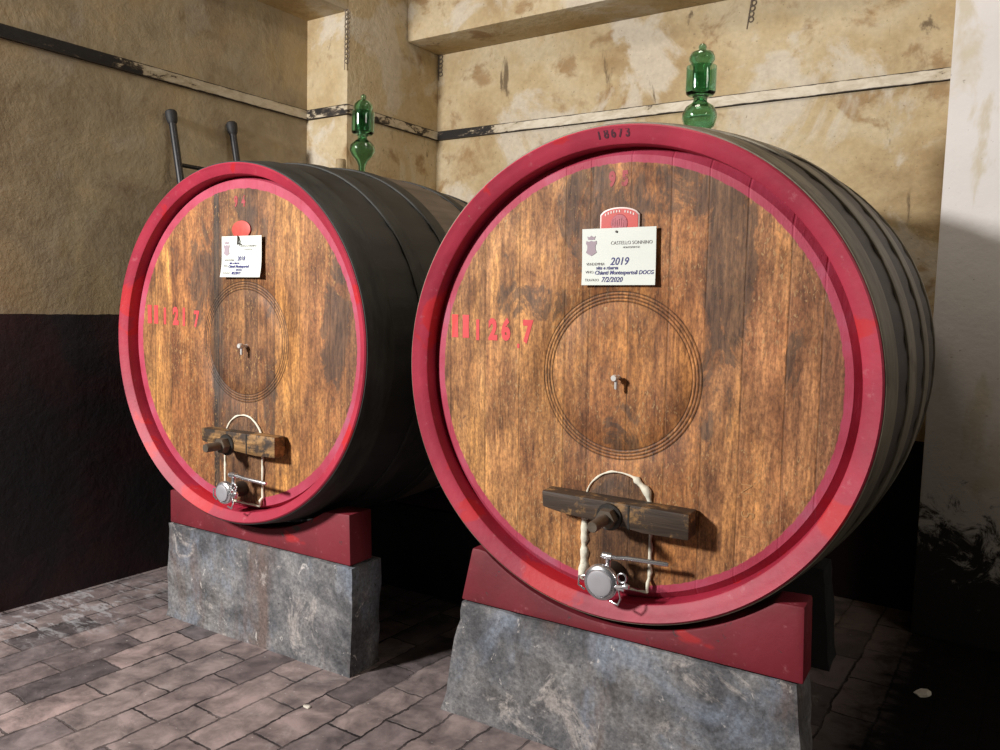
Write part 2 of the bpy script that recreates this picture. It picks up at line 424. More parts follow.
M['ink_crest'] = mat_simple('faded_crest_print', (.36, .29, .33), .7, 0, .05)
M['ink_blue'] = mat_simple('blue_pen_ink', (.03, .03, .17), .6, 0, .05)
M['stencil'] = mat_red('red_stencil_paint', a=(.62, .045, .05), b=(.72, .07, .075), bright=(.75, .045, .04), chips=.66, under=(.22, .10, .05), rough=.6)
M['stencil_faded'] = mat_red('faded_red_stencil_paint', a=(.30, .035, .045), b=(.42, .05, .06), bright=(.45, .03, .03), chips=.56, under=(.16, .08, .045), rough=.6)
M['badge'] = mat_simple('red_enamel', (.52, .035, .022), .4, 0, .2, 30)
M['badge_rim'] = mat_simple('pale_badge_edge', (.62, .50, .46), .45, .1, .2, 40)
M['badge_mid'] = mat_simple('purple_red_emblem', (.42, .075, .10), .45, 0, .4, 80)
M['badge_plain'] = mat_simple('faded_red_badge_paint', (.52, .065, .05), .5, 0, .35, 60)
M['impressed'] = mat_simple('dark_impressed_marks', (.07, .006, .018), .6)
M['scratch'] = mat_simple('fresh_cut_oak', (.50, .27, .11), .6, 0, .3)
M['rail'] = mat_simple('black_painted_tube', (.013, .013, .016), .42, .1, .4, 25, .15)
M['rubber'] = mat_simple('black_rubber', (.010, .010, .011), .65, 0, .3)
M['bead'] = mat_simple('rusted_metal_lath', (.20, .16, .12), .6, .4, .6, 60, .3)
M['bung'] = mat_simple('pale_cork_wood', (.27, .20, .105), .7, 0, .4, 30)
M['chip'] = mat_simple('white_plaster_chip', (.60, .56, .48), .8, 0, .3, 40, .3)
M['glass'] = mat_glass()

# ------------------------------------------------------------------ the setting
FZ = -1.45
XN, XW, YP, YB, ZS = -3.857, -3.516, 3.511, 4.361, 1.70
CZ = 2.45
def struct(name, bm, mat, label, loc=(0, 0, 0)):
    o = obj(name, bm, mat, None, loc, 30); tag(o, label, kind='structure'); return o

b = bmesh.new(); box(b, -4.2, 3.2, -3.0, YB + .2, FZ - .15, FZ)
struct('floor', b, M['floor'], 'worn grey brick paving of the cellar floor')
b = bmesh.new(); box(b, -4.2, 3.2, .4, YB + .2, CZ, CZ + .15)
struct('ceiling', b, M['plaster_beam'], 'cream plaster ceiling of the cellar')
b = bmesh.new(); box(b, XN - .2, XN, .6, YP + .15, FZ, ZS)
struct('wall_left', b, M['plaster_niche'], 'recessed left wall, ochre plaster above a near-black dado')
b = bmesh.new()
box(b, XN - .2, XW, YP, YB + .2, FZ, CZ, .006)
box(b, XN - .2, XW, .6, YP, ZS, CZ, .006)
struct('wall_left_front', b, M['plaster'], 'projecting cream part of the left wall beside the recess')
b = bmesh.new(); box(b, XW - .1, 3.2, YB, YB + .2, FZ, CZ)
struct('wall_back', b, M['plaster'], 'stained cream back wall behind the barrels')
b = bmesh.new(); box(b, -.425, 3.2, 4.06, YB, FZ, CZ, .008)
struct('wall_right', b, M['lime'], 'white limewashed projecting wall at the right with black mould below')
b = bmesh.new(); box(b, XW, -.425, 4.038, YB, 1.668, CZ, .01)
struct('trim_1', b, M['plaster_beam'], 'cream plastered ceiling beam along the back wall')
# painted batten running round the walls
for i, (x0, x1, y0, y1, lab) in enumerate([
        (XN, XN + .018, .6, YP, 'peeling batten along the recessed left wall'),
        (XN + .018, XW + .018, YP - .018, YP, 'short peeling batten across the end of the recess'),
        (XW, XW + .018, YP, YB, 'peeling batten on the projecting part of the left wall'),
        (XW + .018, -.425, YB - .018, YB, 'peeling white and black batten along the back wall')]):
    b = bmesh.new(); box(b, x0, x1, y0, y1, 1.105, 1.165, .004)
    struct('trim_%d' % (i + 2), b, M['trim_' + 'accb'[i]], lab)

# exposed expanded-metal corner beads
def lath(name, pts_len, w, loc, rot, label):
    b = bmesh.new(); n = int(pts_len / .028)
    for k in range(n):
        z0 = -k * .028
        cx = math.sin(k * 1.7) * .002
        ring = [(cx + w * math.cos(a), random.uniform(-.002, .002), z0 + .013 * math.sin(a)) for a in [2 * PI * j / 8 for j in range(9)]]
        tube(b, ring, .0035, 6, False)
    tube(b, [(-w, 0, .01), (-w, 0, -pts_len)], .003, 6)
    o = obj(name, b, M['bead']); o.location = loc; o.rotation_euler = rot
    tag(o, label, 'metal lath', 'corner beads showing through the plaster'); return o
lath('corner_bead', .33, .013, (XW + .006, YP - .010, 1.69), (0, 0, math.radians(45)), 'rusty corner bead on the edge of the projecting left wall')
lath('corner_bead', .15, .016, (XW + .022, YB - .003, 1.655), (0, 0, 0), 'short rusty corner bead in the corner under the beam')
lath('corner_bead', .16, .013, (-1.395, YB - .003, 1.655), (0, math.radians(7), 0), 'rusty bead stub hanging under the beam above the green glass')

# ------------------------------------------------------------------ barrels
def frame(c, w, th):
    return Matrix.Translation(Vector(c)) @ Matrix.Rotation(w, 4, 'Z') @ Matrix.Rotation(th, 4, 'X')

def rprof(s, R, dm, L): return R + dm * (1 - ((s - L / 2) / (L / 2)) ** 2)

class Barrel: pass
def make_barrel(name, label, c, scl, w, th, R, dm, L, mats, hoops, cone, hd, ring_c, grooves, head_mat):
    B = Barrel(); B.R, B.dm, B.L = R, dm, L
    B.F = frame(c, w, th) @ Matrix.Scale(scl, 4); B.scl = scl
    off = Vector((0, L / 2, -(R + dm)))
    root = bpy.data.objects.new(name, None); col.objects.link(root)
    root.empty_display_size = .2
    root.matrix_world = B.F @ Matrix.Translation(off)
    tag(root, label, 'barrel', 'large wine barrels on concrete plinths')
    B.root = root; B.o = -off
    def part(nm, bm, mat, parent=None, smooth=35):
        return obj(nm, bm, mat, parent or root, B.o if parent is None else (0, 0, 0), smooth)
    B.part = part
    # staves: closed shell with shallow joints, rear chime and rear head
    NS = 36; n = NS * 4
    bm = bmesh.new(); rings = []
    ss = [.010] + [L * k / 28 for k in range(1, 28)] + [L - .004]
    for s in ss:
        r = rprof(s, R, dm, L) - .005
        rings.append([bm.verts.new(((r - (.0035 if i % 4 == 0 else 0)) * math.cos(2 * PI * i / n), s, (r - (.0035 if i % 4 == 0 else 0)) * math.sin(2 * PI * i / n))) for i in range(n)])
    for s, r in ((L - .004, R - .05), (L - .06, R - .07), (L - .06, .02)):
        rings.append([bm.verts.new((r * math.cos(2 * PI * i / n), s, r * math.sin(2 * PI * i / n))) for i in range(n)])
    rings.insert(0, [bm.verts.new(((R - .03) * math.cos(2 * PI * i / n), .10, (R - .03) * math.sin(2 * PI * i / n))) for i in range(n)])
    rings.insert(1, [bm.verts.new(((R - .02) * math.cos(2 * PI * i / n), .03, (R - .02) * math.sin(2 * PI * i / n))) for i in range(n)])
    for A, Bq in zip(rings, rings[1:]):
        for i in range(n):
            j = (i + 1) % n; bm.faces.new((A[i], A[j], Bq[j], Bq[i]))
    bm.faces.new(rings[-1])
    part('staves', bm, mats[0])
    # red chime rim
    (r1, d1), (r2, d2) = cone
    bm = bmesh.new()
    lathe(bm, [(R - .012, .028), (R - .0025, .012), (R - .003, .005), (R - .008, .0008), ((R + r1) / 2, d1 * .5), (r1 + .002, d1 - .001), (r1 - .001, d1 + .002), (r1 - .003, hd), (r1 - .004, hd + .03)], n=192)
    part('chime_rim', bm, mats[1], smooth=28)
    # hoops
    for s0, s1 in hoops:
        bm = bmesh.new(); k = 5; pr = []
        for i in range(k + 1):
            s = s0 + (s1 - s0) * i / k; pr.append((rprof(s, R, dm, L) + .001, s))
        inner = [(r - .007, s) for r, s in pr][::-1]
        prof = [(pr[0][0] - .0015, pr[0][1])] + [(pr[0][0], pr[0][1] + .002)] + pr[1:-1] + [(pr[-1][0], pr[-1][1] - .002), (pr[-1][0] - .0015, pr[-1][1])] + inner
        lathe(bm, prof, n=160, closed=True)
        part('hoop', bm, mats[2], smooth=40)
    # head with turned grooves
    bm = bmesh.new(); n = 192
    rads = [.02, .06, .1, .15]
    prof = []
    for r in rads: prof.append((r, 0))
    for q in grooves: prof += [(q - .004, 0), (q, .0028), (q + .004, 0)]
    prof = sorted(set(prof))
    rings = []
    cx, cz = ring_c
    for r, dp in prof:
        rings.append([bm.verts.new((cx + r * math.cos(2 * PI * i / n), hd + dp, cz + r * math.sin(2 * PI * i / n))) for i in range(n)])
    rr = prof[-1][0]
    for f in (.25, .5, .75, 1.0):
        ring = []
        for i in range(n):
            a = 2 * PI * i / n
            p0 = Vector((cx + rr * math.cos(a), cz + rr * math.sin(a))); p1 = Vector((r2 * math.cos(a), r2 * math.sin(a)))
            p = p0.lerp(p1, f); ring.append(bm.verts.new((p.x, hd, p.y)))
        rings.append(ring)
    for rq, dq in ((r1 - .006, hd + .020), (r1 - .002, hd + .024), (r1 - .002, hd + .05)):
        rings.append([bm.verts.new((rq * math.cos(2 * PI * i / n), dq, rq * math.sin(2 * PI * i / n))) for i in range(n)])
    for A, Bq in zip(rings, rings[1:]):
        for i in range(n):
            j = (i + 1) % n; bm.faces.new((A[i], A[j], Bq[j], Bq[i]))
    bm.faces.new(rings[0]); bm.faces.new(rings[-1])
    part('head', bm, head_mat)
    return B

HA = mat_head('oak_head_with_dark_patches', [-.62, -.48, -.348, -.184, -.10, .03, .154, .265, .375, .495, .585],
    [(0.291, 0.133, 0.048), (0.378, 0.180, 0.062), (0.432, 0.204, 0.071), (0.362, 0.164, 0.055), (0.308, 0.133, 0.044), (0.326, 0.133, 0.041), (0.343, 0.143, 0.044), (0.326, 0.134, 0.044), (0.335, 0.149, 0.057), (0.413, 0.184, 0.071), (0.352, 0.156, 0.062), (0.264, 0.117, 0.051)],
    [(-.10, .52, .13, .20, 1.0), (.33, .34, .09, .34, 1.0), (.18, .56, .22, .10, .8), (-.02, .40, .15, .20, .6), (-.3, .22, .2, .08, .55), (.3, -.02, .07, .25, .45), (.02, -.15, .1, .1, .5)],
    .646, [.259, .249, .239, .229], (.50, .31, .14), (.004, .006))
HB = mat_head('oak_head_reddish_streaked', [-.52, -.42, -.152, -.120, -.06, .03, .10, .195, .326, .474, .547],
    [(.30, .140, .045), (.36, .165, .050), (.26, .105, .034), (.050, .030, .018), (.17, .072, .026), (.19, .082, .029), (.15, .066, .026), (.21, .090, .031), (.36, .165, .050), (.30, .128, .042), (.25, .105, .036), (.19, .082, .030)],
    [(-.13, .1, .05, .7, 1.0), (-.22, .25, .10, .3, .7), (.05, .45, .18, .2, .6), (.17, -.1, .05, .4, .6), (.5, .1, .08, .35, .8), (-.05, -.4, .15, .2, .6)],
    .604, [.236, .226, .216, .206], (.46, .27, .10), (.030, .011))

A = make_barrel('wine_barrel', 'larger dark brown wine barrel with red rim on the right, marked Hl 26,7',
    (-1.0744, 2.18, -.2128), 1.0, .055, .0388, .75, .062, 1.65, (M['staves_brown'], M['red'], M['hoop_brown']),
    [(.008, .125), (.270, .375), (.555, .655), (.995, 1.095), (1.275, 1.38), (1.525, 1.642)], ((.695, .02), (.668, .06)), .06, (.004, .006), [.229, .239, .249, .259], HA)
Bb = make_barrel('wine_barrel', 'smaller black wine barrel with red rim on the left, marked Hl 21,7',
    (-2.6916, 2.0403, -.1829), 1.03, .050, .0008, .6966, .063, 1.50, (M['staves_black'], M['red'], M['hoop_black']),
    [(.008, .13), (.278, .345), (.527, .600), (.90, .973), (1.155, 1.222), (1.37, 1.492)], ((.655, .02), (.638, .06)), .06, (.030, .011), [.206, .216, .226, .236], HB)

# ------------------------------------------------------------------ fittings on each head
def arc_text(B, s, size, ang_mid, r, y, mat, step, name, bold=0.0):
    lst = []
    for i, ch in enumerate(s):
        a = ang_mid - (i - (len(s) - 1) / 2) * step
        me = text_mesh(ch, size, bold, .85, .0006)
        for v in me.vertices: v.co.y -= v.co.z * .37
        lst.append((me, (r * math.cos(a), y, r * math.sin(a)), PI / 2 - a))
    for q in lst: B.part(name, join_meshes([q]), mat, smooth=0)

def stencil_H(w, h, t):
    bm = bmesh.new()
    for sx in (-1, 1):
        x0 = sx * (w / 2 - t / 2)
        prism(bm, [(x0 - t / 2 - .001, -h / 2), (x0 + t / 2 + .001, -h / 2), (x0 + t / 2, 0), (x0 + t / 2 + .001, h / 2), (x0 - t / 2 - .001, h / 2), (x0 - t / 2, 0)], 0, .0012)
    me = bpy.data.meshes.new('stencil'); bm.to_mesh(me); bm.free(); return me

def stroke_bar(w, h, lean=0):
    bm = bmesh.new(); prism(bm, [(-w / 2, -h / 2), (w / 2, -h / 2), (w / 2 + lean, h / 2), (-w / 2 + lean, h / 2)], 0, .0012)
    me = bpy.data.meshes.new('stencil'); bm.to_mesh(me); bm.free(); return me

def stencil(B, items, mat, y):
    """items: (kind, x, z, size, extra)"""
    lst = []
    for it in items:
        k, x, z, h = it[:4]
        if k == 'H': lst.append((stencil_H(.068, h, .024), (x, y, z), 0))
        elif k == 'bar': lst.append((stroke_bar(it[4], h), (x, y, z), 0))
        else: lst.append((text_mesh(k, h * 1.36, .0052 if len(it) < 5 else it[4], .70, .0006), (x, y + .0006, z), 0))
    for q in lst: B.part('painted_number', join_meshes([q]), mat, smooth=0)

def door_shape(cx, hw, zt, zb, n=14):
    zc = zt - hw
    pts = [(cx + hw * math.cos(PI * i / n), zc + hw * math.sin(PI * i / n)) for i in range(n + 1)]
    return [(cx + hw, zb)] + pts + [(cx - hw, zb)]

def fittings(B, hd, door, seal_w, bar, bar_mat, bolt, cap, lever, thick_side):
    cx, hw, zt, zb = door
    # arched door in the head
    bm = bmesh.new(); prism(bm, door_shape(cx, hw - .006, zt - .006, zb), hd - .006, hd + .012, .002)
    d = B.part('hatch_door', bm, M['door'])
    # tallow seal around the door
    bm = bmesh.new(); pts = []; rad = []
    outline = door_shape(cx, hw, zt, zb, 28)
    P = []
    for a, b_ in zip(outline, outline[1:] + [outline[0]]):
        L = math.hypot(b_[0] - a[0], b_[1] - a[1]); m = max(1, int(L / .010))
        for i in range(m): P.append((a[0] + (b_[0] - a[0]) * i / m, a[1] + (b_[1] - a[1]) * i / m))
    for x, z in P:
        j = mnoise.noise(Vector((x * 40, z * 40, cx)))
        side = 1.0
        if abs(z - zb) < .01: side = .7
        elif z < zt - hw: side = thick_side[0] if x < cx else thick_side[1]
        elif x > cx + hw * .5: side = seal_w
        else: side = .62
        y = hd - .006 if z > zb + .03 else hd - .02
        pts.append((x + j * .004, y, z + j * .002)); rad.append(max(.0022, (.0052 + j * .0038) * side))
    pts.append(pts[0]); rad.append(rad[0])
    tube(bm, pts, rad, 8, False)
    B.part('tallow_seal', bm, M['tallow'], smooth=60)
    # wooden clamp bar
    x0, x1, z0, z1, y0, tilt = bar
    xm = (x0 + x1) / 2
    poly = [(x0, z1), (x1, z1 + tilt), (x1 + .001, z0 + tilt), (xm + .10, z0 + tilt * .7 - .003), (xm + .02, z0 + .004), (x0 + .10, z0 + .012), (x0 + .05, z0 + .018), (x0 + .004, z0 + .026)]
    bm = bmesh.new(); prism(bm, poly, y0, hd - .008, .006)
    c = B.part('clamp_bar', bm, bar_mat)
    bm = bmesh.new(); box(bm, xm + .052, xm + .058, y0 - .0012, y0 + .004, z0 + tilt * .6 + .001, z1 + tilt * .6 - .002)
    obj('saw_cut', bm, M['iron'], c)
    # bolt, washer
    bx, bz, bl = bolt
    bm = bmesh.new(); lathe(bm, [(.0, y0 - .006), (.040, y0 - .006), (.042, y0 - .003), (.042, y0 + .002)], n=40, c=(bx, 0, bz))
    obj('washer', bm, M['iron'], c)
    bm = bmesh.new(); lathe(bm, [(.0, y0 - bl), (.015, y0 - bl), (.017, y0 - bl + .004), (.017, y0 - .03)], n=24, c=(bx, 0, bz))
    lathe(bm, [(.0, y0 - .036), (.030, y0 - .036), (.032, y0 - .030), (.032, y0 - .006)], n=6, c=(bx, 0, bz))
    obj('bolt', bm, M['bolt'], c)
    # drain valve
    vx, vz, vy, R1 = cap
    bm = bmesh.new(); lathe(bm, [(R1 * .66, hd - .004), (R1 * .70, hd - .02), (R1 * .62, hd - .035), (R1 * .62, vy + .03), (R1 * .8, vy + .026), (R1 * .8, vy + .012), (R1 * .3, vy + .012)], n=40, c=(vx, 0, vz))
    pipe = B.part('drain_pipe', bm, M['pipe_dark'])
    bm = bmesh.new()
    lathe(bm, [(R1 * .5, vy + .022), (R1 * .97, vy + .020), (R1, vy + .014), (R1, vy + .006), (R1 * .93, vy), (R1 * .80, vy - .003), (R1 * .76, vy + .001), (R1 * .5, vy + .001)], n=48, c=(vx, 0, vz))
    v = obj('clamp_ring', bm, M['steel'], pipe)
    bm = bmesh.new(); lathe(bm, [(R1 * .74, vy + .004), (R1 * .74, vy - .004), (R1 * .69, vy - .0075), (R1 * .62, vy - .0085), (R1 * .3, vy - .0085)], n=48, c=(vx, 0, vz), cap1=True)
    obj('valve_cap', bm, M['steel_face'], pipe)
    # wing screw with its wire loop, hinge on the right of the ring
    bm = bmesh.new()
    hx, hz = vx + R1 * .95, vz - R1 * .1
    lathe(bm, [(.0, -.014), (.008, -.014), (.009, -.010), (.009, .012), (.0, .014)], axis='X', n=16, c=(hx + .012, vy + .008, hz))
    tube(bm, [(hx - .01, vy + .004, hz + .002), (hx + .03, vy - .004, hz + .012)], .0055, 10)
    lathe(bm, [(.0, -.010), (.008, -.008), (.009, 0), (.007, .008), (.0, .010)], axis='X', n=14, c=(hx + .034, vy - .005, hz + .014))
    obj('wing_screw', bm, M['steel'], pipe)
    bm = bmesh.new()
    tube(bm, [(hx + .016 + .014 * math.cos(a), vy + .004, hz + .034 + .014 * math.sin(a)) for a in [2 * PI * i / 14 for i in range(15)]], .003, 8, False)
    obj('wire_loop', bm, M['steel'], pipe)
    bm = bmesh.new()
    tube(bm, [(hx + .006, vy + .004, hz - .004), (hx + .014, vy, hz - .03), (hx + .006, vy, hz - .05), (hx - .02, vy + .004, hz - .045)], .003, 8)
    obj('wire_clip', bm, M['steel'], pipe)
    bm = bmesh.new()
    tube(bm, [(vx - R1 * .95, vy + .006, vz + .012), (vx - R1 * 1.28, vy + .004, vz + .008), (vx - R1 * 1.3, vy + .004, vz - .02), (vx - R1 * .95, vy + .008, vz - .034)], .003, 8)
    obj('wire_clip', bm, M['steel'], pipe)
    # lever handle on its stem
    (sx, sz0, sz1, sy), (ex, ez, ey) = lever
    bm = bmesh.new()
    lathe(bm, [(.012, sz0 - .02), (.012, sz0), (.0085, sz0 + .006), (.0085, sz1 - .008), (.011, sz1 - .006), (.011, sz1 + .004), (.0, sz1 + .006)], axis='Z', n=18, c=(sx, sy, 0))
    lathe(bm, [(.0, -.016), (.010, -.016), (.011, -.010), (.011, .016), (.0, .018)], axis='X', n=16, c=(sx - .004, sy, sz1))
    tube(bm, [(sx - .02, sy - .004, sz1 + .001), (sx + .03, sy, sz1), (sx + (ex - sx) * .3, (sy + ey) / 2, (sz1 + ez) / 2), (ex - .006, ey, ez), (ex, ey, ez)], [.0075, .0065, .0068, .0072, .005], 12)
    obj('lever_handle', bm, M['steel'], pipe)

def sample_tap(B, x, z, hd):
    bm = bmesh.new()
    lathe(bm, [(.007, hd), (.006, hd - .004), (.005, hd - .018), (.008, hd - .020), (.0105, hd - .024), (.0105, hd - .036), (.008, hd - .040), (.0, hd - .040)], n=20, c=(x, 0, z))
    lathe(bm, [(.0052, .0), (.0052, -.030), (.0042, -.034), (.0, -.034)], axis='Z', n=14, c=(x + .004, hd - .028, z))
    return B.part('sample_tap', bm, M['tap'])

fittings(A, .06, (.012, .110, -.290, -.650), 2.0, (-.217, .262, -.442, -.364, -.020, -.004), M['clamp_dark'], (.016, -.413, .125),
         (.006, -.612, -.056, .056), ((.018, -.575, -.535, -.025), (.203, -.531, -.010)), (2.6, 1.2))
fittings(Bb, .06, (.030, .107, -.275, -.620), .8, (-.150, .262, -.414, -.336, -.004, .004), M['clamp_pale'], (.0, -.388, .10),
         (.028, -.567, -.046, .045), ((.070, -.53, -.495, -.03), (.247, -.503, -.03)), (1.0, 1.0))
sample_tap(A, .002, .004, .06)
sample_tap(Bb, .040, -.002, .06)

# painted numbers
HY = .0588
stencil(A, [('H', -.580, .140, .078), ('bar', -.510, .130, .070, .012), ('2', -.450, .130, .068), ('6', -.400, .131, .068), ('bar', -.352, .083, .014, .008), ('7', -.318, .128, .070)], M['stencil'], HY)
stencil(A, [('9', -.033, .598, .042, .0035), ('5', .008, .598, .042, .0035)], M['stencil_faded'], HY)
stencil(Bb, [('H', -.535, .105, .078), ('bar', -.455, .10, .07, .014), ('2', -.385, .098, .070), ('1', -.333, .096, .070), ('7', -.255, .090, .066, .003)], M['stencil'], HY)
stencil(Bb, [('9', -.018, .553, .042, .002), ('4', .024, .553, .042, .002)], M['stencil_faded'], HY)
arc_text(A, '18673', .036, math.radians(90.9), .724, .0088, M['impressed'], .031, 'impressed_number', .0013)
lst = [(text_mesh('5', .055, -.0005, .9, .0005), (.405, HY, -.365), PI / 2), (text_mesh('N', .05, -.001, .9, .0005), (.40, HY, -.29), PI / 2), (text_mesh('I', .045, -.001, .9, .0005), (.40, HY, -.43), PI / 2)]
for q in lst: A.part('cut_mark', join_meshes([q]), M['scratch'], smooth=0)

# badges
def badge_shape(x, z, w, h):
    pts = []
    for i in range(13):
        t = -1 + 2 * i / 12; pts.append((x + w * t * .96, z + h * (.42 + .58 * math.sqrt(max(0, 1 - (t * .98) ** 2)))))
    top = pts
    bot = [(px, 2 * z - pz) for px, pz in reversed(top)]
    return top + bot
bm = bmesh.new(); prism(bm, badge_shape(-.004, .470, .066, .046), .053, .0605, .0015)
bd = A.part('badge', bm, M['badge_rim'])
bm = bmesh.new(); prism(bm, badge_shape(-.004, .470, .061, .0415), .0515, .055)
obj('badge_face', bm, M['badge'], bd)
bm = bmesh.new(); lathe(bm, [(.0, .0500), (.026, .0500), (.028, .0518)], n=32, c=(-.004, 0, .468))
for k in range(7): box(bm, -.006 + (k - 3) * .007, -.003 + (k - 3) * .007, .0490, .0502, .462 - .003 * (k % 3), .478 + .003 * ((k + 1) % 3))
obj('badge_emblem', bm, M['badge_mid'], bd)
bm = bmesh.new()
for k in range(11):
    t = -.8 + 1.6 * k / 10
    px, pz = -.004 + .056 * t, .468 + .036 * math.sqrt(1 - (t * .85) ** 2)
    if k == 6: continue
    box(bm, px - .0018, px + .0018, .0505, .0520, pz - .0035, pz + .0035)
obj('badge_lettering', bm, M['badge_rim'], bd)
bm = bmesh.new()
for k, (r, y) in enumerate([(1, 0)]):
    prism(bm, [(.016 + .052 * math.cos(2 * PI * i / 36), .446 + .035 * math.sin(2 * PI * i / 36)) for i in range(36)], .0535, .0605, .002)
Bb.part('badge', bm, M['badge_plain'])

# bungs: one under each glass, a cork peg beside the left barrel's glass
for B in (A, Bb):
    zt = B.R + B.dm; bm = bmesh.new()
    lathe(bm, [(.0, zt + .002), (.030, zt + .002), (.034, zt - .001), (.036, zt - .02)], axis='Z', n=24, c=(0, B.L / 2, 0))
    B.part('bung', bm, M['staves_brown'])
bm = bmesh.new(); lathe(bm, [(.0, .802), (.020, .802), (.022, .798), (.024, .74)], axis='Z', n=20, c=(.025, .60, 0))
tag(Bb.part('cork_peg', bm, M['bung']), 'pale cork peg on top of the black barrel')

# ------------------------------------------------------------------ label cards (hang from the heads)
def crest_bm(h):
    bm = bmesh.new(); w = h * .27
    prism(bm, [(-w, h * .25), (-w * 1.1, h * .12), (-w * .8, -.0), (-w * .85, -h * .2), (-w * 1.1, -h * .32), (-w * .6, -h * .42), (0, -h * .5), (w * .6, -h * .42), (w * 1.1, -h * .32), (w * .85, -h * .2), (w * .8, 0), (w * 1.1, h * .12), (w, h * .25), (w * .5, h * .20), (0, h * .25), (-w * .5, h * .20)], -.0012, -.0006)
    prism(bm, [(-w * .62, h * .30), (w * .62, h * .30), (w * .85, h * .47), (w * .4, h * .42), (0, h * .5), (-w * .4, h * .42), (-w * .85, h * .47)], -.0012, -.0006)
    return bm

def label_card(B, name, label, x, z, w, h, y, lines, lean, curl, ink=.0003):
    bm = bmesh.new(); nx, nz = 10, 8
    def cy(u, v): return -curl * (max(0, -v) ** 2) * (.4 + .6 * u * u)
    grid = [[[bm.verts.new((w / 2 * u, cy(u, v) + t, h / 2 * v)) for u in [-1 + 2 * i / nx for i in range(nx + 1)]] for v in [-1 + 2 * j / nz for j in range(nz + 1)]] for t in (0, .0012)]
    for g_ in grid:
        for j in range(nz):
            for i in range(nx): bm.faces.new((g_[j][i], g_[j][i + 1], g_[j + 1][i + 1], g_[j + 1][i]))
    edge = [(0, i) for i in range(nx)] + [(j, nx) for j in range(nz)] + [(nz, nx - i) for i in range(nx)] + [(nz - j, 0) for j in range(nz)]
    for a, b_ in zip(edge, edge[1:] + edge[:1]):
        bm.faces.new((grid[0][a[0]][a[1]], grid[0][b_[0]][b_[1]], grid[1][b_[0]][b_[1]], grid[1][a[0]][a[1]]))
    card = obj(name, bm, M['card'])
    card.matrix_world = B.F @ Matrix.Translation(Vector((x, y, z))) @ Matrix.Rotation(lean, 4, 'Y')
    tag(card, label, 'label', 'vintage cards hung on the barrel heads')
    groups = {}
    for s, tx, tz, sz, kind, al in lines:
        sh = .25 if kind == 'handwriting' else 0
        bold = ink if kind == 'handwriting' else -.0001
        v = tz / (h / 2)
        me = text_mesh(s, sz, bold, .92, .0003, sh, al)
        for vv in me.vertices:   # follow the curl
            u = max(-1, min(1, (vv.co.x + tx) / (w / 2))); q = (vv.co.z + tz) / (h / 2)
            vv.co.y += cy(u, q) - .0007
        groups.setdefault(kind, []).append((me, (tx, 0, tz), 0))
    for kind, lst in groups.items():
        for q in lst: obj({'handwriting': 'handwriting', 'print': 'printed_text'}[kind], join_meshes([q]), M['ink_blue'] if kind == 'handwriting' else M['ink_grey'], card, smooth=0)
    cb = obj('crest', crest_bm(h * .36), M['ink_crest'], card, (-w * .37, 0, h * .20), smooth=0)
    return card

W, Hh = .237, .170
ca = label_card(A, 'label_card', 'white card with vintage 2019 hung on the larger right barrel', -.003, .3695, W, Hh, .046, [
    ('CASTELLO SONNINO', .042, .040, .0148, 'print', 'CENTER'), ('MONTESPERTOLI', .042, .0265, .0075, 'print', 'CENTER'),
    ('VENDEMMIA', -.104, -.022, .0118, 'print', 'LEFT'), ('VINO:', -.106, -.046, .0115, 'print', 'LEFT'), ('TRAVASO', -.108, -.070, .0115, 'print', 'LEFT'),
    ('2019', -.026, -.015, .032, 'handwriting', 'LEFT'), ('vite e riserva', -.072, -.0335, .0150, 'handwriting', 'LEFT'),
    ('Chianti Montespertoli DOCG', -.076, -.048, .0168, 'handwriting', 'LEFT'), ('7/2/2020', -.054, -.069, .0210, 'handwriting', 'LEFT')], -.012, .004)
bm = bmesh.new(); lathe(bm, [(.0, -.004), (.003, -.004), (.0035, -.002), (.0025, .010)], n=12, c=(-.006, 0, .074))
obj('nail', bm, M['iron'], ca)
W2, H2 = .222, .158
cb = label_card(Bb, 'label_card', 'white curled card with vintage 2018 hung on the smaller left barrel', .028, .342, W2, H2, .045, [
    ('CASTELLO SONNINO', .038, .040, .0105, 'print', 'CENTER'), ('MONTESPERTOLI', .040, .0275, .0062, 'print', 'CENTER'),
    ('VENDEMMIA', -.094, -.014, .0105, 'print', 'LEFT'), ('VINO', -.098, -.036, .0105, 'print', 'LEFT'), ('TRAVASO', -.100, -.064, .0105, 'print', 'LEFT'),
    ('2018', -.022, -.008, .023, 'handwriting', 'LEFT'), ('vite e riserva', -.066, -.025, .0115, 'handwriting', 'LEFT'),
    ('Chianti Montespertoli', -.072, -.038, .0140, 'handwriting', 'LEFT'), ('DOCG', -.028, -.051, .0115, 'handwriting', 'LEFT'), ('8/5/2019', -.052, -.064, .0150, 'handwriting', 'LEFT')], .0, .010, .0006)
bm = bmesh.new()
tube(bm, [(-.024, .003, .080), (-.014, -.004, .076), (-.009, -.008, .060), (-.012, -.007, .045)], [.0022, .003, .0038, .003], 8)
tube(bm, [(-.012, -.006, .052), (.002, -.006, .047)], .0024, 8)
obj('hanging_wire', bm, M['iron'], cb)

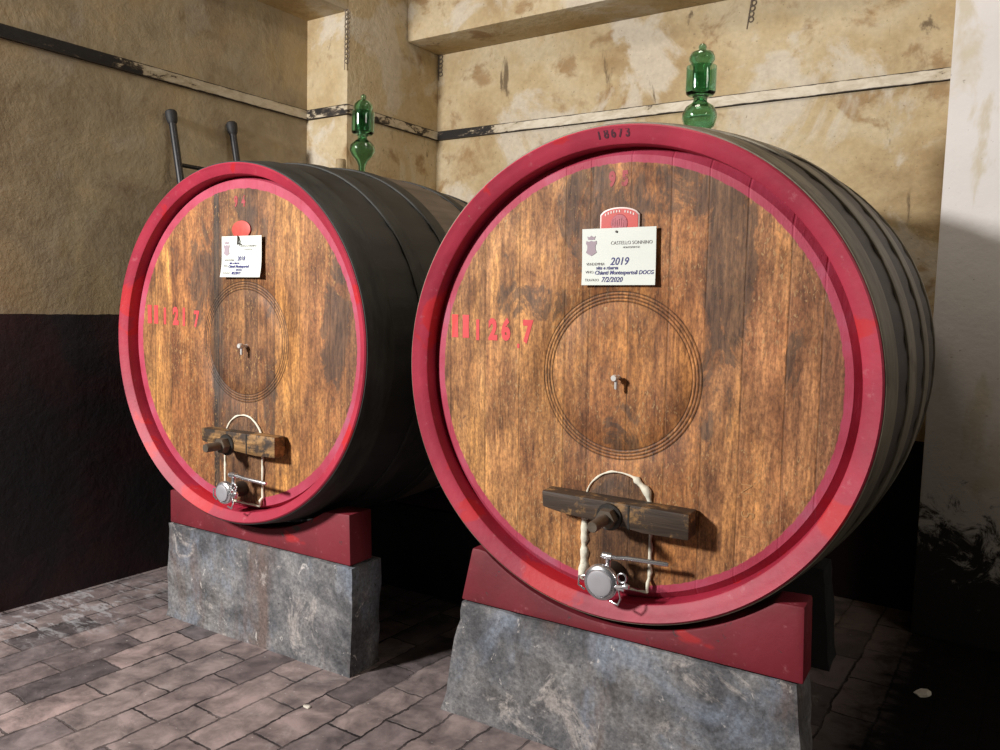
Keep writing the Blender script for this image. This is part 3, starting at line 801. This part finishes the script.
# ------------------------------------------------------------------ plinths and cradles
def rough_block(bm, corners_b, corners_t, z0, z1, nx=26, ny=6, nz=12, amp=.006, seed=0):
    """corners: 4 (x,y), going round; walls subdivided and roughened"""
    def lerp(a, b_, t): return (a[0] + (b_[0] - a[0]) * t, a[1] + (b_[1] - a[1]) * t)
    vs = {}
    def V(i, j, k):
        if (i, j, k) in vs: return vs[(i, j, k)]
        u, v, w = i / nx, j / ny, k / nz
        b0 = lerp(lerp(corners_b[0], corners_b[1], u), lerp(corners_b[3], corners_b[2], u), v)
        t0 = lerp(lerp(corners_t[0], corners_t[1], u), lerp(corners_t[3], corners_t[2], u), v)
        p = lerp(b0, t0, w); q = Vector((p[0], p[1], z0 + (z1 - z0) * w))
        ed = sum((i in (0, nx), j in (0, ny), k in (0, nz)))
        d = mnoise.noise_vector(q * 9 + Vector((seed, 0, 0))) * amp + mnoise.noise_vector(q * 31 + Vector((0, seed, 0))) * amp * .4
        if k == 0: d.z = 0
        if k == nz: d.z *= .3
        if ed >= 2 and k > 0:
            cen = Vector((sum(c[0] for c in corners_b) / 4, sum(c[1] for c in corners_b) / 4, (z0 + z1) / 2))
            pull = .004 + max(0, mnoise.noise(q * 14 + Vector((seed, 5, 1)))) * .012
            e = (cen - q); e.x = math.copysign(1, e.x) * (i in (0, nx)); e.y = math.copysign(1, e.y) * (j in (0, ny)); e.z = -1 * (k == nz)
            d += e * pull
        vs[(i, j, k)] = bm.verts.new(q + d); return vs[(i, j, k)]
    def quad(a, b_, c, d): bm.faces.new((V(*a), V(*b_), V(*c), V(*d)))
    for i in range(nx):
        for k in range(nz):
            quad((i, 0, k), (i + 1, 0, k), (i + 1, 0, k + 1), (i, 0, k + 1)); quad((i, ny, k), (i, ny, k + 1), (i + 1, ny, k + 1), (i + 1, ny, k))
    for j in range(ny):
        for k in range(nz):
            quad((0, j, k), (0, j, k + 1), (0, j + 1, k + 1), (0, j + 1, k)); quad((nx, j, k), (nx, j + 1, k), (nx, j + 1, k + 1), (nx, j, k + 1))
    for i in range(nx):
        for j in range(ny):
            quad((i, j, nz), (i + 1, j, nz), (i + 1, j + 1, nz), (i, j + 1, nz)); quad((i, j, 0), (i, j + 1, 0), (i + 1, j + 1, 0), (i + 1, j, 0))
    return bm

W0 = .053
ux, uy = (math.cos(W0), math.sin(W0)), (-math.sin(W0), math.cos(W0))
def supports(B, xl, xr, xl0, xr0, s0, front_y, ztop, lab_p, lab_c, cr_xl, cr_xr, ctop_l, ctop_r, depth, seed, cdepth, mats=('concrete', 'red_cradle')):
    """plinth in barrel-aligned axes; x given in the line of the front face through (0, front_y)"""
    def P(x, d): return (x * ux[0] + d * uy[0], front_y + x * ux[1] + d * uy[1])
    bm = bmesh.new()
    rough_block(bm, [P(xl0, s0), P(xr0, s0), P(xr0, s0 + depth), P(xl0, s0 + depth)], [P(xl, s0), P(xr, s0), P(xr, s0 + depth), P(xl, s0 + depth)], FZ, ztop, seed=seed)
    cen = P((xl0 + xr0) / 2, s0 + depth / 2)
    bmesh.ops.translate(bm, verts=bm.verts, vec=(-cen[0], -cen[1], -FZ))
    o = obj('concrete_plinth', bm, M[mats[0]], None, (cen[0], cen[1], FZ), 40)
    tag(o, lab_p, 'plinth', 'concrete plinths under the barrels')
    # cradle: sits on the plinth, hollowed to the barrel
    Finv = B.F.inverted()
    poly = []
    cc = B.F @ Vector((0, 0, 0))
    # barrel centre in the cradle's own axes
    def to_local(px, py): 
        dx, dy = px, py - front_y
        return dx * ux[0] + dy * ux[1], dx * uy[0] + dy * uy[1]
    best = None
    for k in range(400):
        s = -.2 + k * .005; q = B.F @ Vector((0, s, 0)); lx, ld = to_local(q.x, q.y)
        if best is None or abs(ld - (s0 + cdepth / 2)) < best[0]: best = (abs(ld - (s0 + cdepth / 2)), s, lx, q.z)
    _, s, lx, bz = best
    rr = B.scl * max(rprof(max(0, min(B.L, s + e)), B.R, B.dm, B.L) for e in (-cdepth / 2, 0, cdepth / 2)) + .006
    pts = []
    n = 40
    for i in range(n + 1):
        x = cr_xl + (cr_xr - cr_xl) * i / n
        top = ctop_l + (ctop_r - ctop_l) * i / n
        dx = x - lx
        z = bz - math.sqrt(max(0, rr * rr - dx * dx)) if abs(dx) < rr else top
        pts.append((x, min(z, top)))
    x0 = cr_xl - (.04 if xl - xl0 > .03 else 0); x1 = cr_xr + .008
    poly = pts[::-1] + [(x0, ztop + .004), (x1, ztop + .004)]
    bm = bmesh.new(); prism(bm, poly, s0, s0 + cdepth, .008)
    o2 = obj('barrel_cradle', bm, M[mats[1]], None, (0, 0, 0), 30)
    o2.matrix_world = Matrix(((ux[0], uy[0], 0, 0), (ux[1], uy[1], 0, front_y), (0, 0, 1, 0), (0, 0, 0, 1)))
    # move the origin to the base centre
    mid = Vector(((cr_xl + cr_xr) / 2, s0 + cdepth / 2, ztop))
    o2.data.transform(Matrix.Translation(-mid)); o2.matrix_world = o2.matrix_world @ Matrix.Translation(mid)
    tag(o2, lab_c, 'cradle', 'red wooden cradles under the barrels')

# front plane: y = FY + x*sin.. ; at x=-1.0 y is about 2.243
FY = 2.297
supports(A, -1.640, -.505, -1.712, -.470, 0.0, FY, -1.030, 'front concrete plinth carrying the larger right barrel', 'front red cradle under the larger right barrel', -1.595, -.500, -.835, -.805, .20, 3, .12)
supports(Bb, -3.235, -2.135, -3.250, -2.142, 0.0, FY, -1.012, 'front concrete plinth carrying the smaller black barrel', 'front red cradle under the smaller black barrel', -3.215, -2.155, -.86, -.808, .18, 11, .13)
supports(A, -1.70, -.62, -1.74, -.58, 1.14, FY, -1.030, 'rear concrete plinth in the dark behind the larger right barrel', 'rear cradle in the dark under the larger right barrel', -1.68, -.66, -.80, -.80, .20, 5, .12, ('painted_shade', 'painted_shade_wood'))
supports(Bb, -3.30, -2.20, -3.32, -2.18, .90, FY, -1.012, 'rear concrete plinth in the dark under the black barrel', 'rear cradle in the dark under the black barrel', -3.28, -2.24, -.80, -.80, .20, 8, .12, ('painted_shade', 'painted_shade_wood'))

# ------------------------------------------------------------------ green glass airlocks standing in the bungs
def airlock(B, name, label, prof_bulb, k, tilt=0.0, dx=0.0, kz=1.0):
    zt = B.R + B.dm + .0025
    root = bpy.data.objects.new(name, None); col.objects.link(root); root.empty_display_size = .05
    base = B.F @ Vector((0, B.L / 2, zt)); root.location = base + Vector((dx, 0, 0)); root.scale = (k, k, k * kz)
    root.rotation_euler = (0, tilt, 0)
    tag(root, label, 'airlock', 'green glass airlocks on the barrels')
    bm = bmesh.new(); lathe(bm, prof_bulb, axis='Z', n=48, cap0=True); obj('bulb', bm, M['glass'], root, smooth=60)
    return root
u = .00056
def zz(y): return (690 - y) * u + .045
# larger airlock: solid-walled shapes in (radius, height)
ra = airlock(A, 'glass_airlock', 'round-bulbed green glass airlock on the larger right barrel',
    [(.018, .0), (.020, .02), (.034, .045), (.055, .062), (.0645, .095), (.064, .112), (.052, .138), (.034, .151), (.026, .158), (.025, .172), (.030, .178), (.010, .179), (.008, .166), (.020, .150), (.046, .132), (.059, .108), (.059, .094), (.049, .066), (.028, .049), (.014, .026), (.012, .0)], 1, 0.0, -.018, .95)
def cup(root, z0, z1, r, t=.003):
    bm = bmesh.new()
    lathe(bm, [(.024, z0), (r * .8, z0 + .002), (r * .96, z0 + .010), (r, z0 + .022), (r, z1), (r - t, z1), (r - t, z0 + .024), (r * .9, z0 + .014), (.024, z0 + .008)], axis='Z', n=48, closed=True)
    return obj('water_cup', bm, M['glass'], root, smooth=60)
def dome(root, z0, prof, z_knob, r_knob):
    bm = bmesh.new(); lathe(bm, prof, axis='Z', n=40, closed=True); o = obj('inner_bell', bm, M['glass'], root, smooth=60)
    bm = bmesh.new(); lathe(bm, [(.0, z_knob - r_knob)] + [(r_knob * math.sin(PI * i / 10), z_knob - r_knob * math.cos(PI * i / 10)) for i in range(1, 10)] + [(.0, z_knob + r_knob)], axis='Z', n=24)
    obj('knob', bm, M['glass'], o, smooth=60)
cup(ra, .180, .292, .056)
dome(ra, .2, [(.031, .196), (.031, .290), (.036, .300), (.047, .316), (.0475, .328), (.040, .346), (.022, .353), (.012, .355), (.010, .351), (.020, .348), (.036, .341), (.042, .328), (.041, .318), (.031, .303), (.027, .292), (.027, .196)], .367, .015)
rb = airlock(Bb, 'glass_airlock', 'slender green glass airlock with tapering stem on the smaller black barrel',
    [(.015, .0), (.017, .034), (.026, .058), (.048, .083), (.060, .106), (.057, .128), (.040, .148), (.024, .157), (.021, .170), (.026, .176), (.008, .177), (.008, .162), (.016, .153), (.036, .142), (.052, .125), (.055, .106), (.043, .086), (.021, .062), (.011, .036), (.010, .0)], 1, math.radians(1.0), .016, 1.0)
cup(rb, .177, .284, .053)
dome(rb, .2, [(.038, .195), (.038, .286), (.045, .300), (.043, .315), (.031, .330), (.012, .340), (.010, .336), (.026, .327), (.037, .313), (.039, .301), (.033, .288), (.033, .195)], .351, .0135)

# ------------------------------------------------------------------ ladder leaning on the left wall
def ladder():
    root = bpy.data.objects.new('metal_ladder', None); col.objects.link(root)
    top = Vector((XN + .03, 2.56, .945)); foot = Vector((XN + .60, 2.53, FZ + .02))
    root.location = (foot.x, 2.715, FZ)
    tag(root, 'black tubular ladder with rubber ends leaning behind the smaller barrel', 'ladder')
    def loc(p): return Vector(p) - root.location
    for dy in (0, .375):
        t, f = top + Vector((0, dy, .015 if dy else 0)), foot + Vector((0, dy, 0))
        bm = bmesh.new(); tube(bm, [loc(t), loc(t.lerp(f, .5)), loc(f)], .019, 14)
        r = obj('rail', bm, M['rail'], root)
        bm = bmesh.new(); d = (t - f).normalized()
        tube(bm, [loc(t - d * .05), loc(t - d * .035), loc(t - d * .005), loc(t + d * .012), loc(t + d * .018)], [.021, .027, .030, .029, .024], 16)
        obj('rubber_end', bm, M['rubber'], r)
    for k in range(1, 9):
        p = top.lerp(foot, (.095 + .115 * (k - 1)) + .015)
        bm = bmesh.new(); tube(bm, [loc(p), loc(p + Vector((0, .375, .0)))], .011, 12)
        obj('rung', bm, M['rail'], root)
ladder()

# ------------------------------------------------------------------ plaster chips on the floor
for i, (x, y, s, lab) in enumerate([
        (-2.10, 1.93, .012, 'white plaster chip on the bricks in front of the gap between the plinths'),
        (-.30, 3.42, .03, 'pale plaster flake on the dark floor right of the larger barrel, nearest the wall'),
        (-.22, 2.72, .022, 'pale plaster flake on the dark floor beside the right plinth')]):
    bm = bmesh.new(); bmesh.ops.create_icosphere(bm, subdivisions=2, radius=1)
    for v in bm.verts:
        q = v.co.copy(); k = 1 + .45 * mnoise.noise(q * 1.7 + Vector((i * 3, 0, 0)))
        v.co = Vector((q.x * s * 1.5 * k, q.y * s * .8 * k, max(-.1, q.z) * s * .5 * k))
    o = obj('plaster_chip', bm, M['chip'], None, (x, y, FZ + .001), 20)
    o.rotation_euler.z = i * 1.1
    tag(o, lab, 'chip', 'plaster chips on the floor')

# ------------------------------------------------------------------ camera
cam = bpy.data.cameras.new('camera'); co = bpy.data.objects.new('camera', cam); col.objects.link(co)
cam.sensor_fit = 'HORIZONTAL'; cam.sensor_width = 36; cam.lens = 36 * .8054; cam.clip_start = .05
yw, pt, rl = .5944, .085, .0267
Ry = Matrix(((math.cos(yw), math.sin(yw), 0), (-math.sin(yw), math.cos(yw), 0), (0, 0, 1)))
Rx = Matrix(((1, 0, 0), (0, math.cos(pt), -math.sin(pt)), (0, math.sin(pt), math.cos(pt))))
M0 = Matrix(((1, 0, 0), (0, 0, -1), (0, 1, 0)))
Rz = Matrix(((math.cos(rl), -math.sin(rl), 0), (math.sin(rl), math.cos(rl), 0), (0, 0, 1)))
Rc = Rz @ M0 @ Rx @ Ry
rows = [Rc[0], -Rc[1], -Rc[2]]
co.matrix_world = Matrix(((rows[0][0], rows[1][0], rows[2][0], 0), (rows[0][1], rows[1][1], rows[2][1], 0), (rows[0][2], rows[1][2], rows[2][2], 0), (0, 0, 0, 1)))
sc.camera = co

# ------------------------------------------------------------------ light
def area(name, loc, target, size, power, color):
    l = bpy.data.lights.new(name, 'AREA'); l.shape = 'DISK'; l.size = size; l.energy = power; l.color = color
    o = bpy.data.objects.new(name, l); col.objects.link(o); o.location = loc
    o.rotation_euler = (Vector(target) - Vector(loc)).to_track_quat('-Z', 'Y').to_euler(); return o
area('doorway_light', (-3.62, -1.75, 1.46), (-1.8, 2.6, -.2), .5, 350, (1.0, .965, .935))
area('overhead_fill', (-1.3, 2.6, 2.38), (-1.4, 3.0, 0), .6, 17, (1.0, .90, .78))  # unseen fill added to brighten the back and left walls
area('right_fill', (2.6, 1.3, 1.5), (-.3, 3.2, .1), .8, 21, (1.0, .92, .82))  # weak fill added for the larger barrel's side and the right wall
wd = bpy.data.worlds.new('world'); sc.world = wd; wd.use_nodes = True
wd.node_tree.nodes['Background'].inputs[0].default_value = (.9, .95, 1.0, 1); wd.node_tree.nodes['Background'].inputs[1].default_value = .02
sc.view_settings.view_transform = 'Standard'; sc.view_settings.look = 'None'
sc.view_settings.exposure = 0; sc.view_settings.gamma = 1; sc.view_settings.use_curve_mapping = False
